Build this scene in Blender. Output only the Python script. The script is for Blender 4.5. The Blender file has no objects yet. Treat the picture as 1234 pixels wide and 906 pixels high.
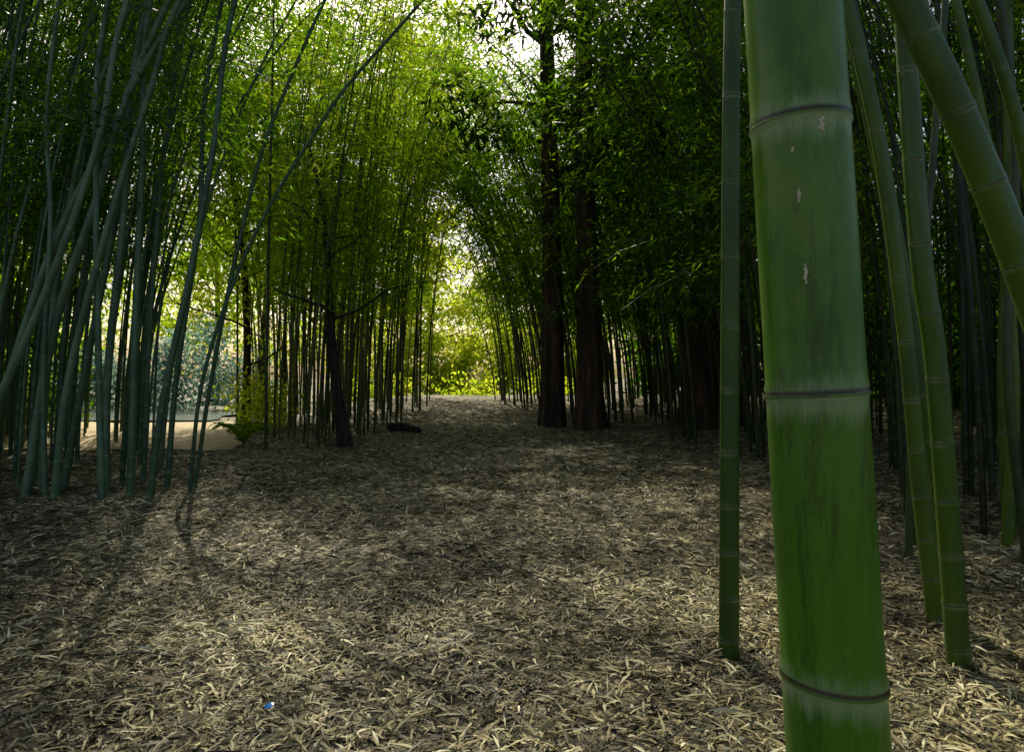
import bpy, math
import numpy as np
from mathutils import Vector
rng = np.random.default_rng(11)
scene = bpy.context.scene
R = math.radians

# ------------------------------------------------------------------ terrain
def sst(a, b, x):
    t = np.clip((x - a) / (b - a), 0, 1)
    return t * t * (3 - 2 * t)

def gz(x, y):
    x = np.asarray(x, float); y = np.asarray(y, float)
    z = 0.025*np.sin(x*1.3+0.5)*np.sin(y*0.9) + 0.018*np.sin(x*2.7+y*1.9) + 0.01*np.sin(x*5.1-y*4.3)
    z = z + 0.45*sst(17, 31, y)*sst(-9, -5, x) - 0.5*sst(33, 60, y)
    z = z + 0.20*np.exp(-((x+4.9)**2/0.9 + (y-10.9)**2/1.6))
    z = z + 0.25*sst(3.5, 9, x)*sst(3, 8, y)
    return z

# ------------------------------------------------------------------ mesh helpers
def make_mesh(name, verts, quads, mat, attrs=None, smooth=False, parent=None):
    me = bpy.data.meshes.new(name)
    n = len(verts); f = len(quads)
    me.vertices.add(n); me.vertices.foreach_set("co", np.ascontiguousarray(verts, np.float32).ravel())
    me.loops.add(4*f); me.loops.foreach_set("vertex_index", np.ascontiguousarray(quads, np.int32).ravel())
    me.polygons.add(f); me.polygons.foreach_set("loop_start", np.arange(f, dtype=np.int32)*4)
    if smooth:
        me.polygons.foreach_set("use_smooth", np.ones(f, bool))
    me.update(calc_edges=True)
    if attrs:
        for k, a in attrs.items():
            a = np.asarray(a, np.float32)
            if a.ndim == 1:
                at = me.attributes.new(k, 'FLOAT', 'POINT'); at.data.foreach_set("value", a)
            else:
                at = me.attributes.new(k, 'FLOAT_VECTOR', 'POINT'); at.data.foreach_set("vector", a.ravel())
    me.materials.append(mat)
    ob = bpy.data.objects.new(name, me)
    scene.collection.objects.link(ob)
    if parent: ob.parent = parent
    return ob

class Acc:
    def __init__(s): s.v=[]; s.q=[]; s.a=[]; s.n=0
    def add(s, v, q, a):
        s.v.append(v); s.q.append(q+s.n); s.a.append(a); s.n += len(v)
    def get(s): return np.concatenate(s.v), np.concatenate(s.q), np.concatenate(s.a)

def norm(a): return a/np.maximum(np.linalg.norm(a, axis=-1, keepdims=True), 1e-9)

def path_frames(pts):
    s = np.concatenate([[0], np.cumsum(np.linalg.norm(np.diff(pts, axis=0), axis=1))])
    t = norm(np.gradient(pts, axis=0))
    return s, t

def tube(pts, s_vals, radii, sides, tilt=None, flute=None):
    s, t = path_frames(pts)
    P = np.stack([np.interp(s_vals, s, pts[:, i]) for i in range(3)], 1)
    T = norm(np.stack([np.interp(s_vals, s, t[:, i]) for i in range(3)], 1))
    ref = np.array([0, 1., 0]) if abs(T[0][1]) < 0.8 else np.array([1., 0, 0])
    U = norm(np.cross(ref, T)); V = np.cross(T, U)
    a = np.linspace(0, 2*np.pi, sides, endpoint=False)
    rr = radii[:, None]*np.ones(sides)[None, :]
    if flute is not None: rr = rr*flute(a[None, :], s_vals[:, None])
    ring = P[:, None, :] + rr[..., None]*(np.cos(a)[None, :, None]*U[:, None, :] + np.sin(a)[None, :, None]*V[:, None, :])
    if tilt is not None:
        ring = ring + (tilt[:, None]*radii[:, None]*np.cos(a)[None, :])[..., None]*T[:, None, :]
    n = len(s_vals)
    i = np.arange(n-1)[:, None]*sides; j = np.arange(sides)[None, :]; j2 = (j+1) % sides
    q = np.stack([i+j, i+j2, i+sides+j2, i+sides+j], -1).reshape(-1, 4)
    return ring.reshape(-1, 3), q

def catmull(ctrl, n=48):
    c = np.asarray(ctrl, float)
    c = np.vstack([2*c[0]-c[1], c, 2*c[-1]-c[-2]])
    m = len(c)-3; out = []
    for k in range(m):
        u = np.linspace(0, 1, max(3, n//m), endpoint=(k == m-1))[:, None]
        p0, p1, p2, p3 = c[k:k+4]
        out.append(0.5*((2*p1)+(-p0+p2)*u+(2*p0-5*p1+4*p2-p3)*u**2+(-p0+3*p1-3*p2+p3)*u**3))
    return np.vstack(out)

def culm(acc, pts, r0, r1, sides=7, i0=0.2, i1=0.42, hi=False, nodes=None, tilts=None, rnd=None, ext=0.045):
    s, _ = path_frames(pts); L = s[-1]
    if nodes is None:
        nodes = []; p = 0.05 + 0.1*rng.random(); sp = i0
        while p < L:
            nodes.append(p); p += sp*(0.92+0.16*rng.random()); sp = min(i1, sp*1.10)
    nodes = np.array(nodes)
    rel = np.array([-ext, -0.014, -0.006, -0.002, 0.001, 0.004, 0.010, 0.018, ext]) if hi else np.array([-0.03, -0.004, 0.004, 0.03])
    mul = np.array([1.0, 0.995, 1.004, 1.045, 1.04, 1.008, 1.03, 1.0, 0.992]) if hi else np.array([1.0, 1.1, 1.08, 1.0])
    sv = (nodes[:, None]+rel[None, :]); mu = np.repeat(mul[None, :], len(nodes), 0)
    nn = np.diff(nodes, append=nodes[-1]+i1)
    up = np.where(rel >= 0, rel, 0.3)[None, :].repeat(len(nodes), 0)
    dn = np.where(rel < 0, -rel, 0.3)[None, :].repeat(len(nodes), 0)
    frs = np.array([0.4, 0.6]) if hi else np.array([0.5])
    mid = nodes[:, None]+nn[:, None]*frs[None, :]
    sv = np.hstack([sv, mid]); mu = np.hstack([mu, np.ones_like(mid)])
    up = np.hstack([up, np.full_like(mid, 0.3)]); dn = np.hstack([dn, np.full_like(mid, 0.3)])
    ti = np.zeros_like(sv)
    if tilts is not None:
        for k, tv in tilts.items(): ti[k, :len(rel)] = tv
    sv = sv.ravel(); mu = mu.ravel(); up = up.ravel(); dn = dn.ravel(); ti = ti.ravel()
    ok = (sv > 0.0) & (sv < L)
    sv, mu, up, dn, ti = sv[ok], mu[ok], up[ok], dn[ok], ti[ok]
    o = np.argsort(sv); sv, mu, up, dn, ti = sv[o], mu[o], up[o], dn[o], ti[o]
    sv = np.concatenate([[0], sv, [L]]); mu = np.concatenate([[1.05], mu, [0.6]])
    up = np.concatenate([[.3], up, [.3]]); dn = np.concatenate([[.3], dn, [.3]]); ti = np.concatenate([[0], ti, [0]])
    rad = (r0+(r1-r0)*(sv/L))*mu
    v, q = tube(pts, sv, rad, sides, tilt=ti)
    rv = rng.random() if rnd is None else rnd
    a = np.stack([np.repeat(up, sides), np.repeat(dn, sides), np.full(len(v), rv)], 1)
    acc.add(v, q, a)

def leaves(P, D, length, width, tone, droop=0.15, spread=None):
    n = len(P)
    S = norm(np.cross(D, norm(rng.normal(size=(n, 3)) + np.array([0, 0, 0.8]))))
    l = length[:, None]; w = width[:, None]
    tip = P + D*l; tip[:, 2] -= droop*length
    m = P + D*l*0.38
    v = np.stack([P, m+S*w*0.5, tip, m-S*w*0.5], 1).reshape(-1, 3)
    q = np.arange(4*n).reshape(-1, 4)
    return v, q, np.repeat(tone, 4)

def clumpnoise(P):
    x, y, z = P[:, 0], P[:, 1], P[:, 2]
    return (np.sin(x*1.7+y*0.9+z*1.3)+np.sin(x*0.8-y*1.9+z*2.1+1.0)+np.sin(-x*2.9+y*2.3+z*0.7+2.0))/3

def foliage(acc, twig, paths, f0, nb, nl, bl, ll, lw, tone, tsd=0.12, sc=0.13):
    for pts in paths:
        s, T = path_frames(pts); L = s[-1]
        g = float(np.clip(pts[0][1]/17.0, 0.68, 1.2)); nlk = int(nl/g)
        n = nb if np.isscalar(nb) else int(rng.integers(nb[0], nb[1]))
        sv = L*(f0+(1-f0)*rng.random(n)**0.95)
        B = np.stack([np.interp(sv, s, pts[:, i]) for i in range(3)], 1)
        az = rng.random(n)*2*np.pi; elv = rng.uniform(0.0, 0.7, n)
        d = np.stack([np.cos(az)*np.cos(elv), np.sin(az)*np.cos(elv), np.sin(elv)], 1)
        bL = bl*rng.uniform(0.5, 1.15, n)*(1-0.4*(sv/L))
        q = rng.random((n, nlk))**0.75
        pos = B[:, None]+d[:, None]*(q*bL[:, None])[..., None]
        pos[..., 2] -= (0.45*q**2)*bL[:, None]
        pos = pos + rng.normal(size=pos.shape)*sc
        D = norm(d[:, None]*0.7 + rng.normal(size=pos.shape)*0.55 + np.array([0, 0, -0.45]))
        P = pos.reshape(-1, 3); D = D.reshape(-1, 3); m = len(P)
        tn = tone + 0.25*clumpnoise(P) + tsd*rng.normal(size=m)
        le = g*ll*rng.uniform(0.6, 1.25, m)
        acc.add(*leaves(P, D, le, g*lw*rng.uniform(0.7, 1.2, m), tn))
        if twig is not None:
            for k in range(n):
                u = np.linspace(0, 1, 4)
                tp = B[k]+d[k]*(u*bL[k])[:, None]; tp[:, 2] -= 0.45*u**2*bL[k]
                ss, _ = path_frames(tp)
                v, qq = tube(tp, ss, np.array([0.008, 0.006, 0.004, 0.002]), 3)
                twig.add(v, qq, np.tile([0.3, 0.3, 0.5], (len(v), 1)))

def rand_path(x, y, H, lx, ly, a=0.15, b=0.85, droop=0.14, n=26, ex=2.1):
    t = np.linspace(0, 1, n)
    k = a*t+b*t**ex
    wob = 0.05*H/12*np.sin(t*5+rng.random()*6)*t
    return np.stack([x+lx*k+wob, y+ly*k, gz(x, y)-0.05+H*t-droop*H*t**4*min(1, math.hypot(lx, ly)/3)], 1)

def in_poly(poly, n, mind=0.0):
    poly = np.array(poly); lo = poly.min(0); hi = poly.max(0); out = []; tries = 0
    while len(out) < n and tries < 60000:
        tries += 1
        p = lo+(hi-lo)*rng.random(2); c = False; j = len(poly)-1
        for i in range(len(poly)):
            xi, yi = poly[i]; xj, yj = poly[j]
            if (yi > p[1]) != (yj > p[1]) and p[0] < (xj-xi)*(p[1]-yi)/(yj-yi)+xi: c = not c
            j = i
        if c and (mind == 0 or all((p[0]-o[0])**2+(p[1]-o[1])**2 > mind**2 for o in out)): out.append(p)
    return np.array(out)

# ------------------------------------------------------------------ materials
def new_mat(name):
    m = bpy.data.materials.new(name); m.use_nodes = True
    nt = m.node_tree; nt.nodes.clear()
    out = nt.nodes.new("ShaderNodeOutputMaterial")
    return m, nt, out
def N(nt, t, **kw):
    n = nt.nodes.new(t)
    for k, v in kw.items(): setattr(n, k, v)
    return n
def ramp(nt, fac, stops):
    r = nt.nodes.new("ShaderNodeValToRGB"); e = r.color_ramp.elements
    e[0].position, e[0].color = stops[0][0], (*stops[0][1], 1)
    e[1].position, e[1].color = stops[-1][0], (*stops[-1][1], 1)
    for p, c in stops[1:-1]:
        x = e.new(p); x.color = (*c, 1)
    nt.links.new(fac, r.inputs[0]); return r.outputs[0]
def mixc(nt, fac, a, b, blend='MIX'):
    m = nt.nodes.new("ShaderNodeMix"); m.data_type = 'RGBA'; m.blend_type = blend
    for sock, v in ((m.inputs[0], fac), (m.inputs[6], a), (m.inputs[7], b)):
        if isinstance(v, (int, float)): sock.default_value = v
        elif isinstance(v, tuple): sock.default_value = (*v, 1)
        else: nt.links.new(v, sock)
    return m.outputs[2]
def math_(nt, op, a, b=None, clamp=False):
    m = nt.nodes.new("ShaderNodeMath"); m.operation = op; m.use_clamp = clamp
    for i, v in enumerate((a, b)):
        if v is None: continue
        if isinstance(v, (int, float)): m.inputs[i].default_value = v
        else: nt.links.new(v, m.inputs[i])
    return m.outputs[0]
def maprange(nt, v, a, b, c=0.0, d=1.0):
    m = nt.nodes.new("ShaderNodeMapRange"); m.interpolation_type = 'SMOOTHSTEP'
    nt.links.new(v, m.inputs[0])
    for i, x in enumerate((a, b, c, d)): m.inputs[i+1].default_value = x
    return m.outputs[0]
def noise(nt, scale, vec=(1, 1, 1), detail=4, rough=0.6, off=(0, 0, 0)):
    tc = nt.nodes.new("ShaderNodeTexCoord"); mp = nt.nodes.new("ShaderNodeMapping")
    mp.inputs["Scale"].default_value = vec; mp.inputs["Location"].default_value = off
    nt.links.new(tc.outputs["Object"], mp.inputs[0])
    n = nt.nodes.new("ShaderNodeTexNoise"); n.inputs["Scale"].default_value = scale
    n.inputs["Detail"].default_value = detail; n.inputs["Roughness"].default_value = rough
    nt.links.new(mp.outputs[0], n.inputs["Vector"]); return n.outputs[0]
def attr(nt, name):
    a = nt.nodes.new("ShaderNodeAttribute"); a.attribute_name = name; return a

def leaf_material(name, stops, tstops, trans=0.5):
    m, nt, out = new_mat(name)
    a = attr(nt, "tone")
    c1 = ramp(nt, a.outputs["Fac"], stops); c2 = ramp(nt, a.outputs["Fac"], tstops)
    d = N(nt, "ShaderNodeBsdfDiffuse"); t = N(nt, "ShaderNodeBsdfTranslucent")
    nt.links.new(c1, d.inputs[0]); nt.links.new(c2, t.inputs[0])
    m1 = N(nt, "ShaderNodeMixShader"); m1.inputs[0].default_value = trans
    nt.links.new(d.outputs[0], m1.inputs[1]); nt.links.new(t.outputs[0], m1.inputs[2])
    nt.links.new(m1.outputs[0], out.inputs[0]); return m

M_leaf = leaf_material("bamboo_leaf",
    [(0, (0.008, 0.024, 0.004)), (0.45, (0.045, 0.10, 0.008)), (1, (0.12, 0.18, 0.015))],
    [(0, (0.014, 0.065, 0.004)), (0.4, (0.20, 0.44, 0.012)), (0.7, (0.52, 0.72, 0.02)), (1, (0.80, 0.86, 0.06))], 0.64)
M_leafblue = leaf_material("hedge_leaf",
    [(0, (0.04, 0.10, 0.10)), (1, (0.17, 0.26, 0.24))], [(0, (0.07, 0.18, 0.15)), (1, (0.34, 0.52, 0.42))], 0.5)
M_conifer = leaf_material("conifer_needles",
    [(0, (0.01, 0.025, 0.008)), (1, (0.04, 0.08, 0.02))], [(0, (0.02, 0.05, 0.01)), (1, (0.06, 0.14, 0.02))], 0.3)
def litter_material():
    m, nt, out = new_mat("dry_bamboo_leaf")
    a = attr(nt, "tone")
    c = ramp(nt, a.outputs["Fac"], [(0, (0.035, 0.027, 0.014)), (0.25, (0.13, 0.105, 0.050)), (0.5, (0.33, 0.275, 0.125)), (0.8, (0.54, 0.465, 0.23)), (1, (0.74, 0.67, 0.40))])
    p = N(nt, "ShaderNodeBsdfPrincipled"); p.inputs["Roughness"].default_value = 0.55; p.inputs["Specular IOR Level"].default_value = 0.2
    nt.links.new(c, p.inputs["Base Color"]); nt.links.new(p.outputs[0], out.inputs[0]); return m
M_litter = litter_material()

def culm_material(name, cA, cB, bloom, stain=0.5, hero=False):
    m, nt, out = new_mat(name)
    a = attr(nt, "bam"); sx = N(nt, "ShaderNodeSeparateXYZ"); nt.links.new(a.outputs["Vector"], sx.inputs[0])
    up, dn, rn = sx.outputs
    col = mixc(nt, rn, cA, cB)
    big = noise(nt, 5.0, (1, 1, 0.35), 5 if hero else 3, 0.6)
    col = mixc(nt, maprange(nt, big, 0.42, 0.66, 0, stain), col, tuple(0.45*x for x in cA))
    if hero:
        streak = noise(nt, 60, (1, 1, 0.05), 3, 0.6)
        col = mixc(nt, maprange(nt, streak, 0.35, 0.75, 0, 0.3), col, (0.10, 0.25, 0.015))
        tc = N(nt, "ShaderNodeTexCoord"); s2 = N(nt, "ShaderNodeSeparateXYZ"); nt.links.new(tc.outputs["Object"], s2.inputs[0])
        wx = maprange(nt, s2.outputs[2], 1.15, 1.95, 0.06, 0.6)
        n3 = noise(nt, 11, (1, 1, 0.6), 5, 0.65, (7, 0, 0))
        wx = math_(nt, 'MULTIPLY', wx, maprange(nt, n3, 0.35, 0.65))
        col = mixc(nt, wx, col, (0.18, 0.26, 0.03))
        sc = noise(nt, 15, (1, 1, 0.12), 8, 0.8, (3, 1, 2))
        col = mixc(nt, maprange(nt, sc, 0.52, 0.62, 0, 0.7), col, (0.022, 0.06, 0.003))
        sc2 = noise(nt, 70, (1, 1, 0.3), 5, 0.75, (1, 4, 2))
        col = mixc(nt, maprange(nt, sc2, 0.56, 0.68, 0, 0.5), col, (0.03, 0.075, 0.004))
        fn = noise(nt, 220, (1, 1, 0.8), 3, 0.7)
        col = mixc(nt, maprange(nt, fn, 0.62, 0.70, 0, 0.4), col, (0.22, 0.30, 0.10))
    bn = noise(nt, 60 if hero else 20, (1, 1, 0.10), 5 if hero else 2, 0.75, (1, 5, 0))
    e1, e2 = (0.085, 0.075) if hero else (0.042, 0.04)
    dj = math_(nt, 'ADD', dn, math_(nt, 'MULTIPLY', bn, e1*0.9)); uj = math_(nt, 'ADD', up, math_(nt, 'MULTIPLY', bn, e2))
    b1 = maprange(nt, dj, e1*0.45, e1*0.95, 1, 0)
    b2 = maprange(nt, uj, e2*0.45, e2*0.9, 0.8, 0)
    bl = math_(nt, 'MULTIPLY', math_(nt, 'MAXIMUM', b1, b2), 0.6)
    col = mixc(nt, bl, col, bloom)
    if hero:
        l1 = maprange(nt, up, 0.004, 0.010, 1, 0); l2 = maprange(nt, dn, 0.001, 0.004, 1, 0)
        ln = math_(nt, 'MAXIMUM', l1, l2)
    else:
        ln = math_(nt, 'MAXIMUM', maprange(nt, up, 0.002, 0.007, 1, 0), maprange(nt, dn, 0.001, 0.006, 1, 0))
    col = mixc(nt, math_(nt, 'MULTIPLY', ln, 0.95), col, (0.04, 0.022, 0.008))
    p = N(nt, "ShaderNodeBsdfPrincipled"); nt.links.new(col, p.inputs["Base Color"])
    rg = maprange(nt, big, 0.3, 0.7, 0.26, 0.45); nt.links.new(rg, p.inputs["Roughness"])
    p.inputs["Specular IOR Level"].default_value = 0.4
    if hero:
        bp = N(nt, "ShaderNodeBump"); bp.inputs["Strength"].default_value = 0.15; bp.inputs["Distance"].default_value = 0.002
        nt.links.new(streak, bp.inputs["Height"]); nt.links.new(bp.outputs[0], p.inputs["Normal"])
    nt.links.new(p.outputs[0], out.inputs[0]); return m

M_hero = culm_material("giant_bamboo_skin", (0.048, 0.16, 0.002), (0.066, 0.19, 0.003), (0.36, 0.45, 0.24), 0.5, True)
M_cR = culm_material("green_bamboo_skin", (0.03, 0.080, 0.003), (0.08, 0.14, 0.007), (0.20, 0.25, 0.12))
M_cL = culm_material("sky_tinted_bamboo_skin", (0.03, 0.085, 0.032), (0.11, 0.18, 0.09), (0.32, 0.42, 0.27), 0.5)  # green skin with the blue of the sky fill painted into its colour
M_cM = culm_material("olive_bamboo_skin", (0.035, 0.052, 0.012), (0.12, 0.14, 0.03), (0.22, 0.25, 0.14))
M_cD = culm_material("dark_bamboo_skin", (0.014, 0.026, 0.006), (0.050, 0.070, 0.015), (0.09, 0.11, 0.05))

def bark(name, c1, c2, sc=6):
    m, nt, out = new_mat(name)
    n1 = noise(nt, sc, (1, 1, 0.12), 4, 0.7)
    col = ramp(nt, n1, [(0.35, tuple(0.4*x for x in c1)), (0.5, c1), (0.68, c2)])
    p = N(nt, "ShaderNodeBsdfPrincipled"); nt.links.new(col, p.inputs["Base Color"]); p.inputs["Roughness"].default_value = 0.9
    bp = N(nt, "ShaderNodeBump"); bp.inputs["Strength"].default_value = 0.9; bp.inputs["Distance"].default_value = 0.05
    nt.links.new(n1, bp.inputs["Height"]); nt.links.new(bp.outputs[0], p.inputs["Normal"])
    nt.links.new(p.outputs[0], out.inputs[0]); return m
M_red = bark("redwood_bark", (0.06, 0.031, 0.015), (0.19, 0.10, 0.05), 5)
M_bark = bark("grey_bark", (0.03, 0.026, 0.015), (0.07, 0.06, 0.038), 14)

def ground_mat():
    m, nt, out = new_mat("leaf_litter_ground")
    mid = noise(nt, 1.6, (1, 1, 1), 5, 0.7)
    hs = None
    tc = N(nt, "ShaderNodeTexCoord")
    for k, (ang, sc) in enumerate([(0.4, 26), (1.7, 31)]):
        mp = N(nt, "ShaderNodeMapping"); mp.inputs["Rotation"].default_value = (0, 0, ang)
        mp.inputs["Scale"].default_value = (sc, sc*0.22, sc*0.22)
        nt.links.new(tc.outputs["Object"], mp.inputs[0])
        v = N(nt, "ShaderNodeTexVoronoi"); v.inputs["Scale"].default_value = 1.0; v.voronoi_dimensions = '2D'
        nt.links.new(mp.outputs[0], v.inputs["Vector"])
        sp = N(nt, "ShaderNodeSeparateXYZ"); nt.links.new(v.outputs["Color"], sp.inputs[0])
        c = sp.outputs[0]
        hs = c if hs is None else math_(nt, 'MAXIMUM', math_(nt, 'MULTIPLY', hs, 0.8), c)
    f = math_(nt, 'MULTIPLY', math_(nt, 'SUBTRACT', hs, 0.2), 1.1, True)
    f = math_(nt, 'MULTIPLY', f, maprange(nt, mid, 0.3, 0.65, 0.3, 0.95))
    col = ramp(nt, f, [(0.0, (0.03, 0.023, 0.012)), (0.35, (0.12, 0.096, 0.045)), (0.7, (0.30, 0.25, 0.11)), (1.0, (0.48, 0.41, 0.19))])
    p = N(nt, "ShaderNodeBsdfPrincipled"); nt.links.new(col, p.inputs["Base Color"]); p.inputs["Roughness"].default_value = 0.85
    nt.links.new(p.outputs[0], out.inputs[0]); return m
def plain(name, c1, c2, sc, rough=0.8, bump=0.01, spec=0.5):
    m, nt, out = new_mat(name)
    n = noise(nt, sc, (1, 1, 1), 4, 0.65)
    p = N(nt, "ShaderNodeBsdfPrincipled"); nt.links.new(ramp(nt, n, [(0.3, c1), (0.7, c2)]), p.inputs["Base Color"])
    p.inputs["Roughness"].default_value = rough; p.inputs["Specular IOR Level"].default_value = spec
    bp = N(nt, "ShaderNodeBump"); bp.inputs["Strength"].default_value = 0.5; bp.inputs["Distance"].default_value = bump
    nt.links.new(n, bp.inputs["Height"]); nt.links.new(bp.outputs[0], p.inputs["Normal"])
    nt.links.new(p.outputs[0], out.inputs[0]); return m
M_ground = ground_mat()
M_sand = plain("sandy_dirt", (0.36, 0.25, 0.11), (0.52, 0.40, 0.19), 3)
M_scar = plain("dry_scar", (0.45, 0.38, 0.22), (0.65, 0.6, 0.42), 60, 0.7, 0.001)
M_blue = plain("blue_plastic", (0.01, 0.2, 0.5), (0.02, 0.3, 0.6), 40, 0.3, 0.001)
M_water = plain("pond_water", (0.02, 0.045, 0.04), (0.05, 0.08, 0.065), 2.2, 0.25, 0.12, 0.15)

# ------------------------------------------------------------------ ground sheet
u = np.linspace(-1, 1, 260); gx = np.sinh(u*5.2)/np.sinh(5.2)*400
v = np.linspace(-1, 1, 300); gy = 8+np.sinh(v*5.0)/np.sinh(5.0)*420
X, Y = np.meshgrid(gx, gy); nx, ny = len(gx), len(gy)
V = np.stack([X.ravel(), Y.ravel(), gz(X.ravel(), Y.ravel())], 1)
i = np.arange(ny-1)[:, None]*nx; j = np.arange(nx-1)[None, :]
Q = np.stack([i+j, i+j+1, i+nx+j+1, i+nx+j], -1).reshape(-1, 4)
make_mesh("ground", V, Q, M_ground, smooth=True)

def sheet(name, ys, edge, mat, dz, const=None):
    X, Y = np.meshgrid(np.linspace(0, 1, 60), np.linspace(*ys, 40))
    lo, hi = edge
    XX = lo(Y)*(1-X)+hi(Y)*X
    Z = gz(XX.ravel(), Y.ravel())+dz if const is None else np.full(XX.size, const)
    V = np.stack([XX.ravel(), Y.ravel(), Z], 1)
    i = np.arange(39)[:, None]*60; j = np.arange(59)[None, :]
    Q = np.stack([i+j, i+j+1, i+61+j, i+60+j], -1).reshape(-1, 4)
    return make_mesh(name, V, Q, mat, smooth=True)
sheet("sandy_path", (13.9, 22.0), (lambda y: -24+0*y, lambda y: -5.3-0.38*(y-14.4)+0.12*np.sin(y*3)), M_sand, 0.02)
sheet("pond_water", (22.4, 30), (lambda y: -45+0*y, lambda y: -9.1-0.1*(y-20.5)+0.2*np.sin(y*1.7)), M_water, 0, 0.06)

# ------------------------------------------------------------------ leaf litter (one object)
la = Acc()
def litter(n, y0, y1, k, ll, lw, lift):
    y = np.sqrt(rng.random(n)*(y1**2-y0**2)+y0**2); x = (rng.random(n)*2-1)*(k*y+1.0)
    ok = ~((y > 13.5) & (x < -0.36*y)); x, y = x[ok], y[ok]; n = len(x)
    az = rng.random(n)*2*np.pi; el = rng.normal(size=n)*0.18+0.04
    D = np.stack([np.cos(az)*np.cos(el), np.sin(az)*np.cos(el), np.sin(el)], 1)
    P = np.stack([x, y, gz(x, y)+0.004+lift*rng.random(n)], 1)
    S = norm(np.cross(D, np.array([0, 0, 1.])+0.4*rng.normal(size=(n, 3))))
    l = (ll*rng.uniform(0.3, 1.35, n))[:, None]; w = (lw*rng.uniform(0.45, 1.3, n))[:, None]
    m = P+D*l*0.4; m[:, 2] += 0.006*rng.random(n); tip = P+D*l; tip[:, 2] = np.maximum(tip[:, 2]-0.01, gz(tip[:, 0], tip[:, 1])+0.003)
    v = np.stack([P, m+S*w*0.5, tip, m-S*w*0.5], 1).reshape(-1, 3)
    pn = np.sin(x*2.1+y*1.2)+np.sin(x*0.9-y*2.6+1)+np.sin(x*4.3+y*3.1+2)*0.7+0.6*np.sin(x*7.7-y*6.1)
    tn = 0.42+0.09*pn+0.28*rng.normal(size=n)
    la.add(v, np.arange(4*n).reshape(-1, 4), np.repeat(tn, 4))
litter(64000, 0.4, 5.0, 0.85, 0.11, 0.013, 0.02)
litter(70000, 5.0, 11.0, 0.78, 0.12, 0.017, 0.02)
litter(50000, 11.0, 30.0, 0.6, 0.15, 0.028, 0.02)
v_, q_, a_ = la.get()
make_mesh("leaf_litter", v_, q_, M_litter, {"tone": a_})

ta = Acc()
for k in range(90):
    y = rng.uniform(2.2, 14); x = rng.uniform(-0.7, 0.7)*y; az = rng.random()*np.pi; L = rng.uniform(0.12, 0.6)
    t = np.linspace(-.5, .5, 6)
    xs = x+np.cos(az)*L*t+0.02*np.sin(t*7+k); ys = y+np.sin(az)*L*t+0.02*np.cos(t*9+k)
    p = np.stack([xs, ys, gz(xs, ys)+0.03], 1); s, _ = path_frames(p)
    r = rng.uniform(0.003, 0.007)
    vv, qq = tube(p, s, np.linspace(r, r*0.5, 6), 5); ta.add(vv, qq, np.zeros(len(vv)))
v_, q_, a_ = ta.get(); make_mesh("fallen_twigs", v_, q_, M_bark, smooth=True)

# ------------------------------------------------------------------ giant foreground bamboo
HR0, HR1 = 0.0700, 0.042
ha = Acc()
hz = np.linspace(-0.05, 7.5, 60)
hp = np.stack([0.494-0.0602*hz, 1.0+0*hz, hz], 1)
k = math.sqrt(1+0.0602**2)
nodes = [(z+0.05)*k for z in (0.10, 0.32, 0.64, 0.990, 1.376, 1.737, 2.13, 2.54, 2.95, 3.37, 3.8, 4.2, 4.65, 5.1, 5.5, 6.0, 6.5, 7.0)]
culm(ha, hp, HR0, HR1, sides=64, hi=True, nodes=nodes, tilts={3: -0.12}, rnd=0.4, i1=0.45, ext=0.085)
v_, q_, a_ = ha.get()
hero = make_mesh("giant_bamboo_stalk", v_, q_, M_hero, {"bam": a_}, smooth=True)
def scar(z, off, h, w, seed):
    r_ = np.random.default_rng(seed)
    cx = 0.494-0.0602*z; rad = HR0+(HR1-HR0)*(z/7.55)+0.0006
    n = 13; V = []; Q = []
    for a in range(n):
        t = a/(n-1); hw = w*math.sin(math.pi*min(max(t, 0.1), 0.9))**0.5*(0.3+1.0*r_.random()); c = off+w*1.2*(r_.random()-0.5)
        zz = z+h*(t-0.5)
        for b in (-1, 0, 1):
            an = math.asin(max(-1, min(1, (c+b*hw)/rad)))
            e = rad+(0.0006 if b == 0 else -0.0004)
            V.append((cx-0.0602*(zz-z)+e*math.sin(an), 1.0-e*math.cos(an), zz))
        if a:
            o = 3*a
            Q += [(o-3, o-2, o+1, o), (o-2, o-1, o+2, o+1)]
    return make_mesh("scar", np.array(V), np.array(Q), M_scar, smooth=True, parent=hero)
scar(1.718, 0.002, 0.020, 0.004, 1); scar(1.630, -0.030, 0.018, 0.0022, 2); scar(1.530, -0.028, 0.026, 0.0022, 3)
scar(1.69, -0.034, 0.008, 0.0015, 4)

# ------------------------------------------------------------------ individual right-hand stalks
def single(name, ctrl, r0, r1, mat, i0=0.20, i1=0.42, rnd=None):
    c = np.array(ctrl, float); c[0][2] = gz(c[0][0], c[0][1])-0.05
    p = catmull(c); a = Acc(); culm(a, p, r0, r1, sides=20, hi=True, i0=i0, i1=i1, rnd=rnd)
    v_, q_, at = a.get(); ob = make_mesh(name, v_, q_, mat, {"bam": at}, smooth=True)
    return ob, p
heroR = []
def sr(*a, **k): heroR.append(single("bamboo_stalk", *a, **k))
sr([(1.085, 3.7, 0), (1.09, 3.7, 1.4), (1.105, 3.7, 3.3), (1.2, 3.8, 6), (1.5, 4, 9)], 0.050, 0.028, M_cR, rnd=0.2)
sr([(2.15, 3.55, 0), (2.04, 3.55, 1.41), (1.96, 3.55, 2.01), (1.88, 3.55, 3.2), (1.7, 3.5, 6), (1.2, 3.5, 9)], 0.055, 0.03, M_cR, rnd=0.35)
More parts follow.
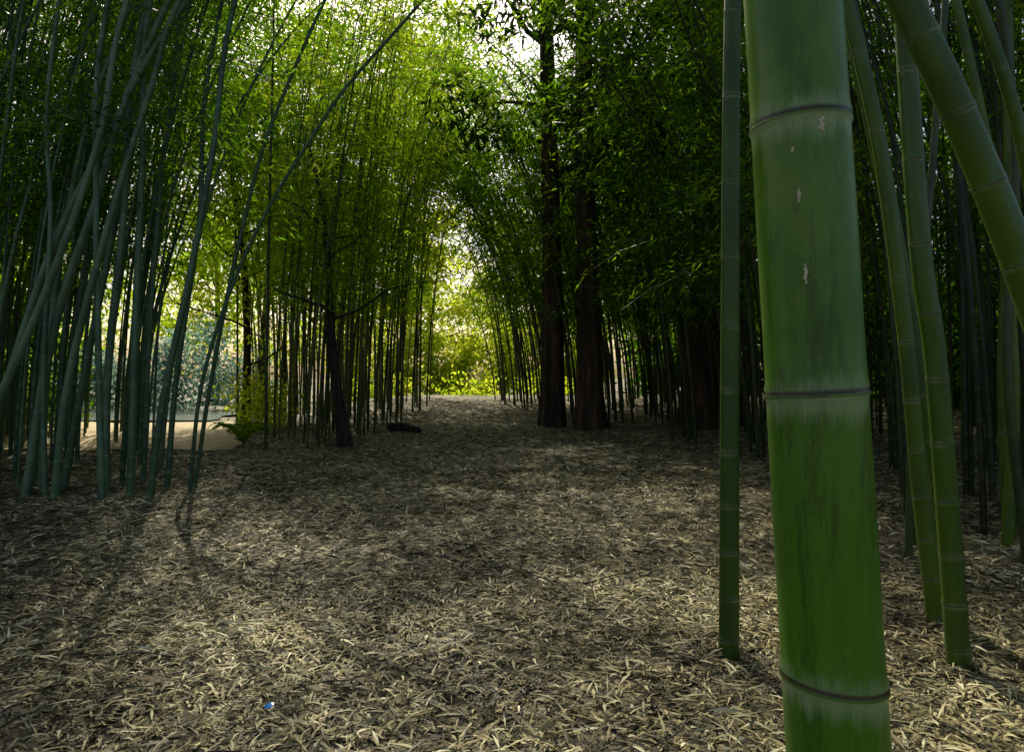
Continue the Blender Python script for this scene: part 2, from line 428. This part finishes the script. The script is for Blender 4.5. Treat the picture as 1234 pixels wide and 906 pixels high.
sr([(2.36, 4.1, 0), (2.27, 4.1, .72), (2.18, 4.1, 1.64), (2.04, 4.1, 2.66), (1.85, 4.1, 3.48), (1.2, 4.1, 6), (0.6, 4.2, 8)], 0.048, 0.025, M_cR, rnd=0.6)
sr([(2.30, 2.6, 0), (2.05, 2.6, 1.0), (1.82, 2.6, 1.70), (1.61, 2.6, 2.23), (1.38, 2.6, 2.72), (0.8, 2.7, 4.0), (0.1, 2.8, 5.6)], 0.064, 0.045, M_cR, rnd=0.5, i1=0.30)
sr([(3.4, 4.2, 0), (3.0, 4.1, 1.6), (2.75, 4.0, 2.7), (2.45, 4.0, 3.6), (1.9, 4, 5.0), (1.2, 4, 7)], 0.040, 0.025, M_cR, rnd=0.5)
sr([(3.6, 6.1, 0), (3.35, 6.1, 1.5), (3.0, 6.1, 3.2), (2.6, 6.1, 5), (1.9, 6, 8)], 0.045, 0.025, M_cR, rnd=0.3)
sr([(3.25, 5.9, 0), (3.2, 5.9, 1.5), (2.9, 5.9, 3.2), (2.6, 6.0, 5), (2.2, 6, 9)], 0.05, 0.025, M_cR, rnd=0.1)
sr([(3.95, 5.9, 0), (4.0, 5.9, 1.5), (3.8, 5.9, 3.2), (3.2, 6.0, 6), (2.2, 6, 9)], 0.045, 0.025, M_cR, rnd=0.9)
sr([(2.95, 5.0, 0), (2.75, 5.0, 1.5), (2.55, 5.0, 2.7), (2.2, 5.0, 4.4), (1.4, 5, 8)], 0.036, 0.02, M_cR, rnd=0.15)
sr([(4.3, 6.4, 0), (4.25, 6.4, 1.5), (4.3, 6.4, 3.2), (4.2, 6.4, 6), (3.2, 6, 9)], 0.05, 0.025, M_cR, rnd=0.6)
sr([(3.0, 5.6, 0), (3.05, 5.6, 1.5), (3.2, 5.6, 3.2), (3.3, 5.6, 5), (3.4, 6, 8)], 0.030, 0.02, M_cD, rnd=0.9)
sr([(3.7, 5.3, 0), (3.55, 5.3, 1.5), (3.6, 5.3, 3.2), (3.3, 5.3, 5), (3.0, 6, 8)], 0.034, 0.02, M_cD, rnd=0.7)

# ------------------------------------------------------------------ individual left stalks
heroL = []
def sl(ctrl, y, r, rnd):
    c = [(x, y+0.03*z, z) for x, z in ctrl]
    x, z = ctrl[-1]; x0, z0 = ctrl[-2]; sx = (x-x0)/(z-z0)
    c += [(x+sx*2.5+0.5, y+0.3, z+2.5), (x+sx*5+2.0, y+0.5, z+4.6), (x+sx*6+4.0, y+0.6, z+5.6)]
    heroL.append(single("bamboo_stalk", c, r, 0.012, M_cL, rnd=rnd, i1=0.36))
sl([(-5.6, 0), (-5.31, 1.9), (-4.84, 3.43), (-4.31, 5.15)], 8.5, 0.056, 0.9)
sl([(-5.41, 0), (-5.17, 1.43), (-4.74, 3.81), (-4.55, 5.72)], 8.9, 0.045, 0.5)
sl([(-5.08, 0), (-4.93, 1.43), (-4.46, 3.34), (-4.03, 4.77), (-3.74, 5.7)], 8.2, 0.045, 0.7)
sl([(-4.78, 0), (-4.78, 1.4), (-4.62, 3.3), (-4.50, 5.2)], 8.7, 0.05, 1.0)
sl([(-4.60, 0), (-4.66, 1.4), (-4.72, 3.3), (-4.70, 5.2)], 8.3, 0.04, 0.8)
sl([(-4.44, 0), (-4.41, 2.0), (-4.36, 3.8), (-4.31, 5.7)], 8.6, 0.047, 0.6)
sl([(-4.07, 0), (-3.93, 1.14), (-3.64, 2.57), (-3.4, 4.0), (-3.17, 5.7)], 8.3, 0.043, 0.3)
sl([(-3.8, 0), (-3.64, 1.43), (-3.12, 2.95), (-2.36, 4.29), (-1.6, 5.3)], 8.7, 0.024, 0.1)
sl([(-6.3, 0), (-5.89, 1.14), (-5.31, 2.95), (-4.65, 4.3), (-4.07, 5.4)], 8.5, 0.05, 0.95)
sl([(-6.2, 0), (-5.9, 0.6), (-5.2, 2.2), (-4.6, 4.0), (-4.3, 5.6)], 8.1, 0.046, 0.85)
sl([(-4.2, 0), (-4.1, 1.4), (-3.85, 3.3), (-3.75, 5.2)], 9.0, 0.036, 0.2)
sl([(-5.8, 0), (-5.75, 1.4), (-5.55, 3.3), (-5.1, 5.2)], 9.1, 0.045, 0.75)
sl([(-3.95, 0), (-3.75, 1.4), (-3.4, 3.2), (-2.95, 4.8)], 9.2, 0.028, 0.2)
sl([(-5.3, 0), (-5.35, 1.4), (-5.3, 3.2), (-5.35, 4.8)], 8.4, 0.032, 0.65)

# ------------------------------------------------------------------ groves
def grove(name, poly, n, H, lean, r, mat, mind, fol, sides=6, lvar=0.8, extra=None, ex=2.1):
    P = in_poly(poly, n, mind); a = Acc(); tw = Acc(); paths = []
    for x, y in P:
        lx, ly = lean(x, y)
        p = rand_path(x, y, rng.uniform(*H), lx+rng.normal()*lvar, ly+rng.normal()*lvar, ex=ex)
        paths.append(p)
        culm(a, p, rng.uniform(*r), 0.008, sides=sides, i0=0.2, i1=0.42)
    fa = Acc()
    allp = paths+(extra or [])
    foliage(fa, tw, allp, **fol)
    a.v += tw.v; a.q += [q+a.n for q in tw.q]; a.a += tw.a
    v_, q_, at = a.get(); ob = make_mesh(name, v_, q_, mat, {"bam": at}, smooth=True)
    v_, q_, at = fa.get(); make_mesh("leaves", v_, q_, M_leaf, {"tone": at}, parent=ob)
    print(name, len(v_)//4)
    return ob

grove("bamboo_grove", [(-4.3, 9.0), (-6.5, 8.6), (-13, 8.5), (-14, 20), (-9.9, 20), (-6.4, 13), (-4.7, 10.0)], 240, (10.5, 14.5),
      lambda x, y: (3.2, -0.3), (0.020, 0.044), M_cL, 0.18,
      dict(f0=0.30, nb=(14, 20), nl=32, bl=1.9, ll=0.20, lw=0.038, tone=0.29), extra=[p for _, p in heroL])
grove("bamboo_grove", [(-4.5, 13.4), (-3.4, 14.8), (-3.0, 22), (-2.9, 29), (-6.0, 29), (-7.2, 23)], 125, (9.5, 14.5),
      lambda x, y: (1.5, -0.8), (0.020, 0.036), M_cM, 0.18,
      dict(f0=0.29, nb=(15, 21), nl=28, bl=1.5, ll=0.20, lw=0.037, tone=0.62))
grove("bamboo_grove", [(-7.0, 20), (-7.8, 20.5), (-9.4, 27), (-7, 28.5)], 34, (11, 15),
      lambda x, y: (-0.6, -0.8), (0.020, 0.036), M_cM, 0.18,
      dict(f0=0.35, nb=(18, 24), nl=30, bl=1.9, ll=0.20, lw=0.042, tone=0.48))
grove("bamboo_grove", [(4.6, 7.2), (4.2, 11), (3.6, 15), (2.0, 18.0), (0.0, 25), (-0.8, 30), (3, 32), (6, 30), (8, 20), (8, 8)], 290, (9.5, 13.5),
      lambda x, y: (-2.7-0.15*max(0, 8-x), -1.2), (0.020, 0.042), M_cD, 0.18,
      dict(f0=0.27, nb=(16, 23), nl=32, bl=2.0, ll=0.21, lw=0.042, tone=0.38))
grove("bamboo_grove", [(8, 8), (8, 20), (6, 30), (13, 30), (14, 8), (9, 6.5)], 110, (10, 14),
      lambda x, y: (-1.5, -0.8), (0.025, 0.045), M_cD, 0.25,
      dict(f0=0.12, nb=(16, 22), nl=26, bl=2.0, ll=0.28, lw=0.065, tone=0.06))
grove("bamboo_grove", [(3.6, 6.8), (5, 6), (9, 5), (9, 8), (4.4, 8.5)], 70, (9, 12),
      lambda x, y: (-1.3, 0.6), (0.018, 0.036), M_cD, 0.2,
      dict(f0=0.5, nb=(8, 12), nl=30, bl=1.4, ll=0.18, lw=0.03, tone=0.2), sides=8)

# ------------------------------------------------------------------ trees
def tree(name, x, y, H, r, mat, leafmat, crown, ncl, nl, ll, lw, tone, lean=(0, 0), f0=0.3, clr=0.9, limbs=9, flute=None, sides=14, flare=0.55):
    t = np.linspace(0, 1, 24)
    p = np.stack([x+lean[0]*t**1.5+0.1*np.sin(t*6+x), y+lean[1]*t**1.5, gz(x, y)-0.1+H*t], 1)
    s, _ = path_frames(p)
    rad = r*(1-0.85*t)*(1+flare*np.exp(-t*H/0.5))
    a = Acc(); v_, q_ = tube(p, s, rad, sides, flute=flute); a.add(v_, q_, np.zeros(len(v_)))
    C = []
    for k in range(limbs):
        f = f0+(0.95-f0)*(k+rng.random())/limbs; b = np.array([np.interp(f, t, p[:, i]) for i in range(3)])
        az = k*2.4+rng.random(); L = crown*(1.15-0.7*(f-f0)/(1-f0))*rng.uniform(0.7, 1.1)
        u = np.linspace(0, 1, 7)
        lp = b+np.stack([np.cos(az)*L*u, np.sin(az)*L*u, L*(0.55*u-0.15*u**2)], 1)+0.08*L*np.stack([np.sin(u*7+k), np.cos(u*6+k)-1, 0*u], 1)
        ss, _ = path_frames(lp); v_, q_ = tube(lp, ss, r*0.28*(1-0.85*u), 6); a.add(v_, q_, np.zeros(len(v_)))
        m = ncl//limbs
        uu = rng.uniform(0.3, 1.05, m)
        c = np.stack([np.interp(uu, u, lp[:, i]) for i in range(3)], 1)+rng.normal(size=(m, 3))*L*0.22
        C.append(c)
    v_, q_, _ = a.get(); ob = make_mesh(name, v_, q_, mat, smooth=True)
    C = np.vstack(C); n = len(C)*nl
    P = np.repeat(C, nl, 0)+rng.normal(size=(n, 3))*clr*np.array([0.4, 0.4, 0.25])
    P[:, 2] = np.maximum(P[:, 2], 0.3)
    D = norm(rng.normal(size=(n, 3))+np.array([0, 0, -0.3]))
    tn = tone+0.2*clumpnoise(P)+0.1*rng.normal(size=n)
    v_, q_, at = leaves(P, D, ll*rng.uniform(.6, 1.2, n), lw*rng.uniform(.7, 1.2, n), tn)
    make_mesh("leaves", v_, q_, leafmat, {"tone": at}, parent=ob)
    return ob
fl = lambda a, s: 1+0.10*np.sin(a*5+s*0.1)*np.exp(-s*0.15)+0.05*np.sin(a*11+s*0.3)+0.03*np.sin(a*17-s*0.2)
tree("redwood_tree", 1.0, 20.0, 22, 0.31, M_red, M_conifer, 3.0, 130, 40, 0.38, 0.10, 0.3, f0=0.3, limbs=18, flute=fl, sides=40, flare=0.2)
tree("redwood_tree", 1.95, 19.2, 22, 0.33, M_red, M_conifer, 3.0, 130, 40, 0.38, 0.10, 0.3, f0=0.3, limbs=18, flute=fl, sides=40, flare=0.35)
tree("redwood_tree", 5.3, 19.5, 24, 0.62, M_red, M_conifer, 4.0, 180, 40, 0.38, 0.10, 0.3, f0=0.2, limbs=18, flute=fl, sides=40, flare=0.4)
tree("broadleaf_tree", -3.3, 14.6, 6.2, 0.12, M_bark, M_leaf, 2.0, 50, 30, 0.12, 0.045, 0.4, lean=(-0.9, 0.5), f0=0.35, limbs=7)
tree("broadleaf_tree", -7.3, 20.5, 9.5, 0.12, M_bark, M_leaf, 3.2, 170, 45, 0.18, 0.07, 0.85, lean=(-0.8, 0.3), f0=0.18, limbs=12)
tree("broadleaf_tree", -8.2, 24.5, 13.5, 0.16, M_bark, M_leaf, 3.6, 220, 45, 0.22, 0.09, 0.5, lean=(0.5, 0.3), f0=0.35, limbs=14)
tree("broadleaf_tree", -6.2, 40, 20, 0.20, M_bark, M_leaf, 5.0, 230, 45, 0.32, 0.13, 0.8, lean=(3.0, -1.5), f0=0.42, limbs=16, clr=1.3)
for (x, y, H, c, tn) in [(-13, 54, 15, 5.5, .8), (-6.5, 58, 14, 5, .95), (-0.5, 64, 15, 5.5, .98), (5, 60, 18, 5.5, .8), (9, 44, 20, 6, .4), (16, 40, 20, 6, .3), (-20, 50, 14, 5, .7), (-29, 46, 14, 6, .6), (22, 34, 19, 6, .3), (-22, 27, 12, 4, .5), (-19, 17, 13, 4.5, .4), (-16, 12, 12, 4, .4)]:
    tree("background_tree", x, y, H, 0.28, M_bark, M_leaf, c, 160, 50, 0.42, 0.18, tn, f0=0.08, clr=1.5, limbs=14)

def mass(name, n, box, leafmat, ll, lw, tone, top):
    c = np.stack([rng.uniform(*box[0], n//50), rng.uniform(*box[1], n//50), rng.random(n//50)], 1)
    hgt = top*(0.6+0.4*np.sin(c[:, 0]*1.1)*np.cos(c[:, 1]*0.7+c[:, 0]*0.4))
    c[:, 2] = gz(c[:, 0], c[:, 1])+0.1+c[:, 2]*hgt
    P = np.repeat(c, 50, 0)+rng.normal(size=(len(c)*50, 3))*np.array([0.35, 0.35, 0.25])
    P[:, 2] = np.maximum(P[:, 2], gz(P[:, 0], P[:, 1])+0.03)
    m = len(P); D = norm(rng.normal(size=(m, 3))+np.array([0, 0, 0.2]))
    tn = tone+0.22*clumpnoise(P)+0.12*rng.normal(size=m)
    v_, q_, at = leaves(P, D, ll*rng.uniform(.6, 1.2, m), lw*rng.uniform(.7, 1.2, m), tn)
    return make_mesh(name, v_, q_, leafmat, {"tone": at})
mass("hedge", 22000, ((-32, -10), (29.5, 31)), M_leafblue, 0.22, 0.11, 0.7, 3.7)
mass("lime_shrub", 1300, ((-6.9, -6.3), (18.6, 20.2)), M_leaf, 0.16, 0.065, 0.8, 1.7)
mass("background_shrubs", 1600, ((-8, 3), (36, 40)), M_leaf, 0.26, 0.12, 0.85, 1.5)
mass("background_shrubs", 20000, ((-12, 6), (50, 54)), M_leaf, 0.38, 0.18, 0.98, 7)
mass("undergrowth", 34000, ((13, 17), (4, 36)), M_leaf, 0.36, 0.17, 0.12, 7)
mass("undergrowth", 16000, ((6, 18), (33, 38)), M_leaf, 0.36, 0.17, 0.2, 7)
mass("undergrowth", 20000, ((-20, -14), (6, 13)), M_leaf, 0.32, 0.14, 0.2, 5.5)
mass("undergrowth", 16000, ((-24, -11.2), (17.3, 19.3)), M_leaf, 0.28, 0.12, 0.2, 5.5)

# fern
fa = Acc(); fr = Acc()
for k in range(18):
    az = k*0.41*2.4; L = rng.uniform(0.6, 0.95); u = np.linspace(0, 1, 16)
    b = np.array([-5.45, 15.0, float(gz(-5.45, 15.0))])
    p = b+np.stack([np.cos(az)*L*u*0.8, np.sin(az)*L*u*0.8, L*(1.5*u-1.15*u**2)], 1)
    s, T = path_frames(p); vv, qq = tube(p, s, 0.006*(1-0.8*u), 4); fr.add(vv, qq, np.tile([.3, .3, .5], (len(vv), 1)))
    for sg in (-1, 1):
        D = norm(np.array([-np.sin(az), np.cos(az), 0])*sg+0.4*T)[1:]
        le = 0.2*np.sin(np.pi*(0.12+0.85*u[1:])); vv, qq, tt = leaves(p[1:], D, le, np.full(15, 0.035), np.full(15, 0.5))
        fa.add(vv, qq, tt)
v_, q_, a_ = fr.get(); fern = make_mesh("fern", v_, q_, M_cR, {"bam": a_})
v_, q_, a_ = fa.get(); make_mesh("fronds", v_, q_, M_leaf, {"tone": a_}, parent=fern)

# fallen log
u = np.linspace(0, 1, 14)
lp = np.stack([-3.1+0.9*u, 18.3-0.2*u+0.05*np.sin(u*6), gz(-3.1+0.9*u, 18.3)+0.09+0.02*np.sin(u*5)], 1)
s, _ = path_frames(lp); rr = 0.11*(1-0.3*u); rr[0] = 0.01; rr[-1] = 0.01
v_, q_ = tube(lp, s, rr, 12, flute=lambda a, s: 1+0.08*np.sin(a*4+s*3)); make_mesh("fallen_log", v_, q_, M_bark, smooth=True)

# blue litter scrap
bx, by = -1.0, 3.05; g = float(gz(bx, by))+0.035
V = np.array([(bx-.016, by-.012, g), (bx+.012, by-.016, g+.006), (bx+.018, by+.01, g+.016), (bx-.01, by+.016, g+.008), (bx+.002, by, g+.02), (bx-.02, by+.002, g+.012)])
make_mesh("plastic_scrap", V, np.array([(0, 1, 4, 5), (1, 2, 3, 4)]), M_blue)

# ------------------------------------------------------------------ light
az, el = R(-14), R(42)
sv = Vector((math.sin(az)*math.cos(el), math.cos(az)*math.cos(el), math.sin(el)))
sun = bpy.data.lights.new("sun", 'SUN'); sun.energy = 5; sun.angle = R(0.5); sun.color = (1, 0.93, 0.74)
so = bpy.data.objects.new("sun", sun); so.rotation_euler = sv.to_track_quat('Z', 'Y').to_euler(); scene.collection.objects.link(so)
w = bpy.data.worlds.new("World"); scene.world = w; w.use_nodes = True
nt = w.node_tree; bg = nt.nodes["Background"]
sk = nt.nodes.new("ShaderNodeTexSky"); sk.sky_type = 'NISHITA'; sk.sun_disc = False
sk.sun_elevation = el; sk.sun_rotation = az % (2*math.pi)
sk.air_density = 1.0; sk.dust_density = 4.0; sk.ozone_density = 0.5
nt.links.new(sk.outputs[0], bg.inputs[0]); bg.inputs[1].default_value = 0.15

cam = bpy.data.cameras.new("camera"); cam.lens = 26.0; cam.sensor_width = 36; cam.clip_end = 2000; cam.clip_start = 0.05
co = bpy.data.objects.new("camera", cam); co.location = (0, 0, 1.4); co.rotation_euler = (R(90), 0, 0)
scene.collection.objects.link(co); scene.camera = co
scene.view_settings.view_transform = 'Standard'; scene.view_settings.look = 'None'; scene.view_settings.exposure = 0
